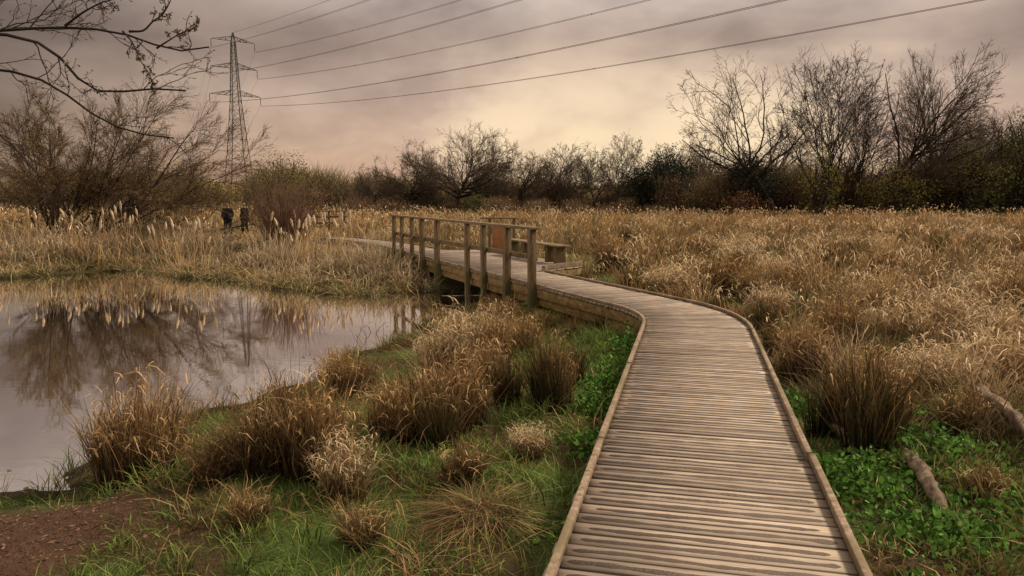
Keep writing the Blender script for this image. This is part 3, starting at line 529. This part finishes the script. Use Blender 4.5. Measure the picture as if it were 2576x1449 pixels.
def bushes(B,nl,ls,stem=30):
    L=[]
    for (x,y,r,h_,c) in B:
        nn=int(nl*r*h_/9); u=NRM(size=(nn,3)); u/=np.linalg.norm(u,axis=1,keepdims=True); rad=U(.35,1.,nn)**.5
        sub=1+.22*np.sin(u[:,0]*5+x)*np.sin(u[:,1]*4+y)+.15*np.sin(u[:,2]*7+x*3)
        P=u*(rad*sub)[:,None]*np.array([r,r,h_*.55]); P[:,2]=np.abs(P[:,2]+h_*.42); P[:,:2]+=NRM(size=(nn,2))*.1*r
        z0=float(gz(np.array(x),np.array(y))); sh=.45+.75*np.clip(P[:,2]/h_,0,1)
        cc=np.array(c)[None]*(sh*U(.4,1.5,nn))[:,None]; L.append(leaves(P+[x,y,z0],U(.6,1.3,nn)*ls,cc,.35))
        if stem:
            k=int(stem*r); L.append(blades(np.c_[x+NRM(size=k)*.35*r,y+NRM(size=k)*.35*r,np.full(k,z0)],h_*U(.7,1.35,k),U(0,6.28,k),U(.05,.6,k),U(0,.12,k),np.full(k,ls*.28),np.tile([.06,.042,.027],(k,1)),np.tile([.19,.13,.08],(k,1))))
    return L
def rc(kind):
    base={'o':(.30,.245,.07),'b':(.34,.21,.10),'g':(.24,.25,.055),'d':(.10,.10,.038),'r':(.34,.15,.075)}[kind]; return tuple(np.array(base)*U(.6,1.35))
B=[]
for i in range(60): B.append((U(-75,-18),U(100,128),U(2.5,5),U(3.,6.3),rc(random.choice('oogb'))))
for i in range(80): B.append((U(-20,20),U(95,110),U(1.6,3.2),U(1.9,4.3),rc(random.choice('oobbg'))))
for i in range(120): 
    x=U(17,78); B.append((x,U(77,96),U(1.8,3.4),U(2.4,4.6)+min(1.2,max(0,x-19)*.2)+max(0,x-38)*.08,rc(random.choice('oobbgg'))))
for i in range(80): B.append((U(-60,62),U(76,88)-0,U(1.,2.4),U(.7,1.9),rc(random.choice('bbro'))))
B=[b for b in B if not(-.405<b[0]/b[1]<-.338)]
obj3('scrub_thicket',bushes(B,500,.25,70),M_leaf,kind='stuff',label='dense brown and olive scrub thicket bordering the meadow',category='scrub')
B=[]
for i in range(150): B.append((U(-330,330),U(230,330),U(8,14),U(5,9),rc(random.choice('oob'))))
for i in range(60): B.append((U(-120,-30),U(135,190),U(4,7),U(3,6.),rc(random.choice('oobg'))))
B=[b for b in B if not(b[1]<205 and -.40<b[0]/b[1]<-.338)]
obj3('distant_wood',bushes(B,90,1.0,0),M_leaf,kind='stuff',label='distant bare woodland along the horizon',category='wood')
def shrub(x,y,r,h_,c,n_,ls,label,name='shrub'):
    V,Q,C=comb3(bushes([(0,0,r,h_,c)],n_,ls,0)); 
    z=float(gz(np.array(x),np.array(y))); z0=float(gz(np.array(0.),np.array(0.)));V[:,2]-=z0
    o=add(name,None,loc=(x,y,z),label=label,category='shrub')
    k=24;st_=tube(np.stack([np.c_[NRM(size=(k,2))*.15*r,np.zeros(k)],np.c_[NRM(size=(k,2))*.3*r,np.full(k,h_*.4)],np.c_[NRM(size=(k,2))*.45*r,np.full(k,h_*.85)]],1),np.tile([.07,.05,.02],(k,1))*h_/6,5)
    a=make_mesh('trunk',st_[0],st_[1]);a.materials.append(M_darkbark);add('trunk',a,o)
    b=make_mesh('crown',V,Q,col=C);b.materials.append(M_leaf);add('crown',b,o);return o
shrub(17.3,84,3.3,7.6,(.022,.03,.014),4200,.26,'dark evergreen ivy-covered thicket'); shrub(14.6,86,2.2,5.4,(.028,.034,.016),3800,.26,'dark evergreen ivy-covered thicket')
shrub(24.5,77,3.0,6.8,(.02,.026,.012),4200,.25,'very dark ivy mass around leaning tree'); shrub(29,70,2.0,6.6,(.32,.29,.055),1300,.20,'yellow-green budding willow shrub')
shrub(52,76,4.5,10.5,(.11,.115,.038),2000,.28,'tall dark green scrubby tree'); shrub(45,74,3.6,7.2,(.18,.165,.048),1800,.26,'dark olive overgrown shrub'); shrub(57,80,4,12.5,(.09,.095,.034),2200,.3,'tall dark green scrubby tree')
shrub(37,72,3,5.0,(.24,.20,.055),1600,.24,'dark olive overgrown shrub'); shrub(22.5,72,2.,2.6,(.30,.125,.06),2000,.18,'reddish brown low bramble bush')
shrub(-20.6,60,1.,1.6,(.28,.27,.10),3000,.12,'pale green rounded small bush'); shrub(-30.5,100,4.6,7.8,(.20,.175,.055),1600,.3,'olive brown rounded tree with early buds');shrub(-47,104,5,7,(.19,.165,.06),1500,.3,'olive brown rounded tree with early buds')
shrub(-20.5,75,2.6,3.6,(.24,.14,.075),2000,.2,'reddish brown leafless bush'); shrub(-24.5,84,2.4,4.2,(.21,.18,.055),2000,.24,'olive brown rounded bush'); shrub(-4,84,1.5,2.2,(.15,.19,.045),2200,.2,'small green bush at foot of oak')
def stems_bush(x,y,n_,r,h_,col,label,name):
    a=U(0,6.283,n_);q=U(0,1,n_)**.6; hs=U(.5,1.15,n_); P=[np.c_[q*np.cos(a)*r*.25,q*np.sin(a)*r*.25,np.zeros(n_)]]
    for t in (.33,.66,1.): P.append(np.c_[q*np.cos(a)*r*(.25+.85*t),q*np.sin(a)*r*(.25+.85*t),h_*t*(1-.18*q*q)*hs]+NRM(size=(n_,3))*.08)
    P=np.stack(P,1);R=np.tile([.014,.011,.008,.005],(n_,1)); P2,R2=spawn(P,R,5,.25,.95,.4,.34,3,.12,.08,.7,.0055)
    o=add(name,None,loc=(x,y,float(gz(np.array(x),np.array(y)))),label=label,category='shrub')
    for nm,pp,rr in (('trunk',P,R),('crown',P2,R2)):
        v=tube(pp,rr,3); m_=make_mesh(nm,v[0],v[1]); m_.materials.append(col); add(nm,m_,o)
M_dog=mat_noise('red_stem',(.11,.062,.038),(.21,.12,.075),5)
stems_bush(-8.4,27.5,260,1.4,2.7,M_dog,'dense red-brown upright leafless stems beside the reeds','dogwood_bush')
# left willow
n_=22; el=np.linspace(.2,1.8,n_)+NRM(size=n_)*.08; P=[np.c_[U(-.8,.6,n_),U(-.5,.5,n_),np.full(n_,-.2)]]; az=NRM(size=n_)*.4; d=np.stack([np.cos(el)*np.cos(az),np.cos(el)*np.sin(az)+NRM(size=n_)*.2,np.sin(el)],1); d/=np.linalg.norm(d,axis=1,keepdims=True); L_=np.where(el<.95,7.4,6.0)*U(.78,1.05,n_)
p_=P[0]
for k in range(9): d=d+NRM(size=(n_,3))*.07; d[:,2]+=.008; d/=np.linalg.norm(d,axis=1,keepdims=True); p_=p_+d*(L_/9)[:,None]; P.append(p_)
P0=np.stack(P,1);R0=.062*(1-np.linspace(0,1,10)*.8)[None]*U(.6,1.1,n_)[:,None]
P1,R1=spawn(P0,R0,11,.2,1,.6,.40,6,.0,.1,.5,.011);P2,R2=spawn(P1,R1,10,.15,1,.55,.6,5,-.02,.1,.6,.007);P3,R3=spawn(P2,R2,9,.1,1,.5,.6,4,-.04,.1,.7,.005)
wl=add('willow_tree',None,loc=(-17.9,30,-.4),label='sprawling budding willow leaning over the pond reeds',category='tree')
v=combine([tube(P0,R0,7),tube(P1,R1,4)]);m_=make_mesh('trunk',v[0],v[1],smooth=True);m_.materials.append(M_darkbark);add('trunk',m_,wl)
v=combine([tube(P2,R2,3),tube(P3,R3,3)]); pts=P3[:,1:].reshape(-1,3); pts=pts[U(0,1,len(pts))<.7]; lv_=leaves(pts,U(.03,.055,len(pts)),np.tile([.27,.185,.07],(len(pts),1))*U(.5,1.4,len(pts))[:,None],.5)
V_=np.concatenate([v[0],lv_[0]]);Q_=np.concatenate([v[1],lv_[1]+len(v[0])]);C_=np.concatenate([np.tile([.11,.068,.038],(len(v[0]),1)),lv_[2]]); m_=make_mesh('crown',V_,Q_,col=C_);m_.materials.append(M_leaf);add('crown',m_,wl)
shrub(-16.2,31.5,2.3,2.6,(.21,.145,.07),2300,.07,'tangled brown undergrowth beneath willow'); shrub(-20.5,33,2.4,2.4,(.16,.115,.05),2600,.08,'tangled brown undergrowth beneath willow')
# overhanging near tree
def rs(pts,K=14):
    pts=np.array(pts,float); s=np.r_[0,np.cumsum(np.linalg.norm(np.diff(pts,axis=0),axis=1))]; q=np.linspace(0,s[-1],K)
    o=np.stack([np.interp(q,s,pts[:,i]) for i in range(3)],1); o[1:-1]=(o[:-2]+2*o[1:-1]+o[2:])/4; return o
tz=float(gz(np.array(-6.2),np.array(4.6)))
limbs=[rs([(-5.9,4.8,2.3),(-4.9,5.5,2.85),(-4.03,6,2.98),(-3.56,6.,3.02),(-3.19,6.1,3.01),(-2.94,6.1,2.98),(-2.81,6.1,2.84),(-2.6,6.1,2.81),(-2.42,6.1,2.88)],18),
 rs([(-5.9,4.8,2.2),(-4.8,5.5,2.8),(-4.03,5.9,2.97),(-3.72,6,2.92),(-3.44,5.9,2.76),(-3.36,5.9,2.52),(-3.12,5.8,2.44),(-2.84,5.8,2.54),(-2.5,5.8,2.5)],18),
 rs([(-6.0,4.7,1.9),(-4.9,5.8,2.7),(-4.2,6.3,2.75),(-3.78,6.3,2.64),(-3.59,6.3,2.43),(-3.4,6.3,2.28),(-3.09,6.3,2.20),(-2.83,6.3,2.18)],18),
 rs([(-6.05,4.7,1.6),(-5.0,5.6,2.2),(-4.2,5.9,2.3),(-3.95,5.9,2.15),(-3.8,5.9,1.95),(-3.65,5.9,1.75)],18),
 rs([(-5.9,4.9,2.5),(-5.0,5.8,3.2),(-4.2,6.2,3.3),(-3.6,6.4,3.45),(-3.0,6.4,3.6)],18)]
tw=[rs([(-3.05,6.1,3.0),(-2.93,6.1,3.0),(-2.86,6.1,3.08),(-2.78,6.1,3.12),(-2.70,6.1,3.24),(-2.68,6.1,3.4)],18),rs([(-2.84,6.1,2.87),(-2.74,6.1,2.93),(-2.66,6.15,3.0),(-2.56,6.15,3.03),(-2.50,6.15,3.10)],18),
 rs([(-3.5,6.,3.02),(-3.36,6.0,3.12),(-3.2,6.0,3.2),(-3.02,6.0,3.24),(-2.98,6.0,3.38)],18),rs([(-3.1,6.1,3.0),(-2.98,6.0,2.9),(-2.93,6.0,2.76),(-2.86,6.0,2.66),(-2.84,6.0,2.55)],18)]
LP=np.array(limbs+tw);LR=np.array([.030,.032,.030,.022,.03,.011,.009,.012,.010])[:,None]*(1-np.linspace(0,1,18)**.6*.8)[None]
TP=rs([(-6.2,4.6,tz-.3),(-6.15,4.6,.5),(-6.1,4.65,1.4),(-5.95,4.75,2.2),(-5.8,4.9,3.0),(-5.9,5.0,4.2),(-5.7,5.1,5.6)])[None];TR=(.19*(1-np.linspace(0,1,14)*.8))[None]
ul1,ur1=spawn(TP,TR,7,.6,1,.7,.4,8,.08,.1,.5,.02)
t1,r1=spawn(LP,LR,11,.30,.99,.8,.20,8,.02,.22,.45,.0042);t2,r2=spawn(t1,r1,4,.2,.98,.7,.5,6,-.02,.2,.7,.003)
t3,r3=spawn(t2,r2,3,.2,1,.7,.45,4,.0,.2,.8,.0022); u2,v2=spawn(ul1,ur1,7,.3,1,.6,.45,5,.05,.2,.6,.01)
nt_=add('overhanging_tree',None,loc=(0,0,0),label='bare budding branches of tree overhanging the pond',category='tree')
v=combine([tube(TP,TR,10),tube(LP,LR,7),tube(ul1,ur1,6)]);m_=make_mesh('trunk',v[0],v[1],smooth=True);m_.materials.append(M_darkbark);add('trunk',m_,nt_)
v=combine([tube(t1,r1,5),tube(t2,r2,4),tube(t3,r3,3),tube(u2,v2,4)]); pts=np.concatenate([t3[:,-1],t3[:,1],t2[:,-1],t2[:,2]]);pts=pts[U(0,1,len(pts))<.6]
lv_=leaves(pts,U(.012,.028,len(pts)),np.tile([.19,.13,.06],(len(pts),1))*U(.4,1.3,len(pts))[:,None],.5)
V_=np.concatenate([v[0],lv_[0]]);Q_=np.concatenate([v[1],lv_[1]+len(v[0])]);C_=np.concatenate([np.tile([.05,.033,.024],(len(v[0]),1)),lv_[2]]);m_=make_mesh('crown',V_,Q_,col=C_);m_.materials.append(M_leaf);add('crown',m_,nt_)
# logs
def log(pts,r,label,name='fallen_log'):
    P=rs(pts,16); P[:,2]+=gz(P[:,0],P[:,1]).mean(); P+=NRM(size=P.shape)*r*.12; R=(np.linspace(r,r*.7,16)*(1+NRM(size=16)*.10)); R[0]*=.75;R[-1]*=.6
    v=tube(P[None],R[None],14); a=np.tile(1+.14*np.sin(np.arange(14)*2.1+1),16)[:,None]; cen_=np.repeat(P,14,0); v=(cen_+(v[0]-cen_)*a+NRM(size=v[0].shape)*r*.08,v[1]); k=len(v[0]); V_=np.concatenate([v[0],P[:1]+NRM(size=3)*r*.3,P[-1:]]); T=[[i,(i+1)%14,k] for i in range(14)]+[[k-14+(i+1)%14,k-14+i,k+1] for i in range(14)]
    me=make_mesh(name,V_,v[1],T); add(name,me,mat=M_log,label=label,category='log')
M_log=mat_noise('dead_wood',(.035,.024,.016),(.23,.16,.105),16,(1,1,.4),bump=1.)
log([(2.95,5.4,.06),(2.87,5.1,.12),(2.80,4.85,.12),(2.68,4.55,.14),(2.64,4.3,.06)],.055,'peeling weathered dead log lying in weeds')
log([(4.05,6.3,.30),(3.98,5.9,.27),(3.86,5.4,.22),(3.8,5.0,.2),(3.66,4.5,.12)],.055,'broken grey-brown branch propped among grass'); log([(2.66,5.95,.12),(2.62,5.6,.12),(2.53,5.2,.06)],.03,'short rotting stump piece beside the boardwalk')
# ------------------------------------------------------------------ pylon
TX,TY=-73.,200.; ar=np.array([.79,.613,0]); ld=np.array([.613,-.79,0])
def members(L,r): 
    P=np.array(L,float); return tube(P,np.full(P.shape[:2],r),4)
def hwid(z): return np.interp(z,[0,16.7,28,42,44.4],[3.4,1.9,1.05,.48,.1])
def corner(z,i):
    w=hwid(z); a=(1 if i in(0,3) else -1)*w; b=(1 if i in(0,1) else -1)*w; return ar*a+ld*b+np.array([0,0,z])
py=add('electricity_pylon',None,loc=(TX,TY,-.4),label='tall steel lattice electricity pylon with three crossarm levels',category='pylon')
L=[];L2=[]
lv_z=[0,5.5,10.5,14.,17.,19.7,22.2,24.6,26.8,28.8,30.8,32.8,34.8,36.6,38.4,40.2,42,44.4]
for a,b in zip(lv_z[:-1],lv_z[1:]):
    for i in range(4):
        L.append([corner(a,i),corner(b,i)]); j=(i+1)%4; L2.append([corner(a,i),corner(b,j)]);L2.append([corner(a,j),corner(b,i)])
        if b<44: L2.append([corner(b,i),corner(b,j)])
part('lattice_mast',combine([members(L,.11),members(L2,.045)]),py,M_steel)
armz=[(42.3,5.6,1.2),(35.4,6.0,1.3),(28.4,6.6,1.3)]; tips=[]
for z_,hl,dp in armz:
    L=[]
    for sg in (1,-1):
        tip=ar*hl*sg+np.array([0,0,z_]); tips.append(tip)
        for q in (1,-1):
            w=hwid(z_); lo=ar*w*sg+ld*w*q+np.array([0,0,z_]); w2=hwid(z_+dp); hi=ar*w2*sg+ld*w2*q+np.array([0,0,z_+dp])
            L+= [[lo,tip],[hi,tip]]
            for t in (.3,.6):
                a=lo+(tip-lo)*t;b=hi+(tip-hi)*t;L.append([a,b]); c=hi+(tip-hi)*(t-.3);L.append([a,c])
    part('crossarm',members(L,.055),py,M_steel)
for tip in tips:
    prof=[(.03,0)]
    for k in range(8): z0=-.2-k*.22; prof+=[(.05,z0),(.12,z0-.04),(.12,z0-.1),(.05,z0-.14)]
    prof+=[(.03,-2.2)]; v=lathe(prof,8); part('insulator_string',(v[0]+tip,v[1]),py,M_glass)
def wire(p0,p1,sag,twin,label,r=.028):
    K=60;t=np.linspace(0,1,K);P=p0[None]*(1-t)[:,None]+p1[None]*t[:,None];P[:,2]-=4*sag*t*(1-t)
    dd=un((p1-p0)*[1,1,0]); pr=np.array([dd[1],-dd[0],0]); Ls=[P-pr*.2,P+pr*.2] if twin else [P]
    L=[tube(np.array(Ls),np.full((len(Ls),K),r),5)]
    if twin: 
        for i in range(10,K-1,12): L.append(box(P[i],(.44,.06,.06),rz=math.atan2(pr[1],pr[0])))
    V_,Q_=combine(L); add('power_line',make_mesh('power_line',V_,Q_),mat=M_wire,label=label,category='power line',group='overhead electricity cables strung from the pylon')
base=np.array([TX,TY,-.4]); back=un(np.array([-.434,.90,0])); bp_=np.array([back[1],-back[0],0])
for i,tip in enumerate(tips):
    s=tip-[0,0,2.3]+base; wire(s,s+ld*345,7.5,True,'long twin-cable conductor sagging across the cloudy sky',r=.025)
    sg=1 if i%2==0 else -1; e=base+back*300+bp_*sg*7+[0,0,tip[2]-6]; wire(s,e,8,False,'conductor descending away from the pylon',r=.02)
s=base+[0,0,44.4]; wire(s,s+ld*345,6.5,False,'single thin earth wire from the pylon peak',r=.035)
# ------------------------------------------------------------------ people
def flat(name,c,rough=.9): return mat_noise(name,tuple(np.array(c)*.7),tuple(np.array(c)*1.3),20,rough=rough,bump=.1)
M_skin=flat('skin',(.42,.24,.17),.6)
def skinned(name,joints,edges,radii,parent,mat,lv=2,root=0):
    me=bpy.data.meshes.new(name);me.from_pydata(joints,edges,[]);me.materials.append(mat);o=bpy.data.objects.new(name,me);COL.objects.link(o);o.parent=parent
    sm=o.modifiers.new('Skin','SKIN');sm.use_smooth_shade=True
    for i,r in enumerate(radii): me.skin_vertices[0].data[i].radius=(r if isinstance(r,tuple) else (r,r))
    me.skin_vertices[0].data[root].use_root=True; ss_=o.modifiers.new('Sub','SUBSURF');ss_.levels=lv;ss_.render_levels=lv; return o
def person(x,y,z,rz,jc,tcx,hc,label,hood):
    p=add('person',None,loc=(x,y,z),rot=(0,0,rz),scale=(.97,.97,.97),label=label,category='person')
    J=[(0,0,.95),(0,-.01,1.15),(0,0,1.36),(0,.0,1.47),(0,-.01,1.57),(0,-.015,1.66),(0,-.01,1.72),
       (.19,0,1.41),(.27,.03,1.13),(.2,-.14,.96),(-.19,0,1.41),(-.27,.03,1.13),(-.2,-.14,.96),
       (.1,0,.9),(.11,-.02,.5),(.12,.03,.1),(.13,-.13,.04),(-.1,0,.9),(-.11,-.06,.5),(-.12,-.02,.1),(-.13,-.18,.04)]
    E=[(0,1),(1,2),(2,3),(3,4),(4,5),(5,6),(2,7),(7,8),(8,9),(2,10),(10,11),(11,12),(0,13),(13,14),(14,15),(15,16),(0,17),(17,18),(18,19),(19,20)]
    Rr=[.14,.13,.15,.055,.075,.095,.06,.06,.045,.035,.06,.045,.035,.09,.06,.045,.04,.09,.06,.045,.04]
    skinned('body',J,E,Rr,p,M_skin)
    skinned('jacket',[(0,0,.84),(0,0,1.0),(0,-.01,1.18),(0,0,1.36),(0,0,1.46),(.18,0,1.40),(.25,.03,1.13),(.18,-.13,.95),(-.18,0,1.40),(-.25,.03,1.13),(-.18,-.13,.95)],[(0,1),(1,2),(2,3),(3,4),(3,5),(5,6),(6,7),(3,8),(8,9),(9,10)],[.18,.17,.165,.155,.09,.08,.07,.065,.08,.07,.065],p,jc)
    skinned('trousers',[(0,0,.92),(.1,0,.86),(.11,-.02,.5),(.12,.03,.13),(-.1,0,.86),(-.11,-.06,.5),(-.12,-.02,.13)],[(0,1),(1,2),(2,3),(0,4),(4,5),(5,6)],[.16,.12,.085,.075,.12,.085,.075],p,tcx)
    skinned('shoe',[(.12,.05,.05),(.13,-.06,.05),(.135,-.17,.04)],[(0,1),(1,2)],[.055,.055,.045],p,tcx);skinned('shoe',[(-.12,0,.05),(-.13,-.11,.05),(-.135,-.22,.04)],[(0,1),(1,2)],[.055,.055,.045],p,tcx)
    skinned('hood' if hood else 'hair',[(0,.05,1.5),(0,.045,1.62),(0,.04,1.72),(0,-.02,1.77)],[(0,1),(1,2),(2,3)],[.09,.1,.095,.06],p,hc)
    for sx in (-.032,.032):
        v=lathe([(.001,-.012),(.01,-.006),(.011,0),(.01,.006),(.001,.012)],8); part('eye',(v[0]+[sx,-.098,1.655],v[1]),p,M_glass)
    skinned('nose',[(0,-.09,1.65),(0,-.115,1.62)],[(0,1)],[.012,.016],p,M_skin,1)
K1=flat('black_cloth',(.012,.012,.014));K2=flat('dark_brown_cloth',(.035,.022,.018));K3=flat('dark_hair',(.02,.014,.01))
person(-13.4,35,float(gz(np.array(-13.4),np.array(35.))),.15,K1,K1,K1,'person standing in black hooded coat with hands in pockets',True)
person(-13.1,36.4,float(gz(np.array(-13.1),np.array(36.4))),-.5,K2,K1,K3,'person standing in dark brown coat behind a companion',False)
# ------------------------------------------------------------------ world, sun, camera
w=bpy.data.worlds.new('World');scene.world=w;w.use_nodes=True;nt=w.node_tree;nt.nodes.clear();n=N(nt)
SE,SR=math.radians(42),math.radians(70)
sky=n('ShaderNodeTexSky',sky_type='NISHITA');sky.sun_disc=False;sky.sun_elevation=SE;sky.sun_rotation=SR
tc=n('ShaderNodeTexCoord');D=tc.outputs['Generated'];sx=n('ShaderNodeSeparateXYZ',{0:D}); ez=sx.outputs[2]
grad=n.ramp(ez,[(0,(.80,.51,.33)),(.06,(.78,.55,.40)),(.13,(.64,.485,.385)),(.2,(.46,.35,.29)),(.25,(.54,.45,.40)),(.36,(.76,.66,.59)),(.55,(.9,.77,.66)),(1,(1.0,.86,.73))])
mp=n('ShaderNodeMapping',{'Vector':D,'Scale':(1,1,2.0),'Location':(4.3,2.6,.65)})
c1=n('ShaderNodeTexNoise',{'Vector':mp.outputs[0],'Scale':3.3,'Detail':5.0,'Roughness':.5,'Distortion':.2})
c2=n('ShaderNodeTexNoise',{'Vector':mp.outputs[0],'Scale':8.5,'Detail':6.0,'Roughness':.52,'Distortion':.25})
cl=n.math('ADD',n.math('MULTIPLY',c1.outputs['Fac'],.64),n.math('MULTIPLY',c2.outputs['Fac'],.36))
cm=n.ramp(cl,[(.38,(.70,.67,.67)),(.47,(.90,.885,.885)),(.53,(1.05,1.04,1.03)),(.61,(1.24,1.22,1.17))])
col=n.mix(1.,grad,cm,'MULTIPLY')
dp=n('ShaderNodeVectorMath',{0:D,1:(.17,.98,.08)},operation='DOT_PRODUCT').outputs['Value']
lat=n.ramp(dp,[(.70,(.32,.31,.30)),(.85,(.68,.655,.635)),(.95,(1.0,.98,.96)),(1,(1.1,1.08,1.04))])
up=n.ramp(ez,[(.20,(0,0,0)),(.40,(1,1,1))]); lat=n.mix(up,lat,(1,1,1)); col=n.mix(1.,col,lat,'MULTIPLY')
gl=n.math('MULTIPLY',n.math('MULTIPLY',n.math('SUBTRACT',n.math('ADD',dp,n.math('MULTIPLY_ADD',cl,.34,-.17)),.935),15.,clamp=True),n.math('MULTIPLY',n.math('SUBTRACT',.205,ez),6.5,clamp=True))
col=n.mix(n.math('MULTIPLY',gl,.9),col,(1.0,.79,.50))
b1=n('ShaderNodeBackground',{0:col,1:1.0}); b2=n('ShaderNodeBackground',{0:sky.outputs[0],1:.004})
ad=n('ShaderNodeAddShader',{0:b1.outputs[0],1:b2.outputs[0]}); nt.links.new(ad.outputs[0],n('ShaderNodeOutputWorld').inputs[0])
sl=bpy.data.lights.new('sun','SUN');sl.energy=4.0;sl.angle=math.radians(10);sl.color=(1,.86,.66)
so=add('sun',sl); dirv=Vector((math.sin(SR)*math.cos(SE),math.cos(SR)*math.cos(SE),math.sin(SE))); so.rotation_euler=dirv.to_track_quat('Z','Y').to_euler()
cam=bpy.data.cameras.new('camera');cam.lens=26.;cam.sensor_width=36;cam.clip_end=9000;cam.clip_start=.05
co=add('camera',cam,loc=(0,0,1.7),rot=(math.radians(90-7.1),0,0)); scene.camera=co
scene.view_settings.view_transform='Standard';scene.view_settings.look='None';scene.view_settings.exposure=0
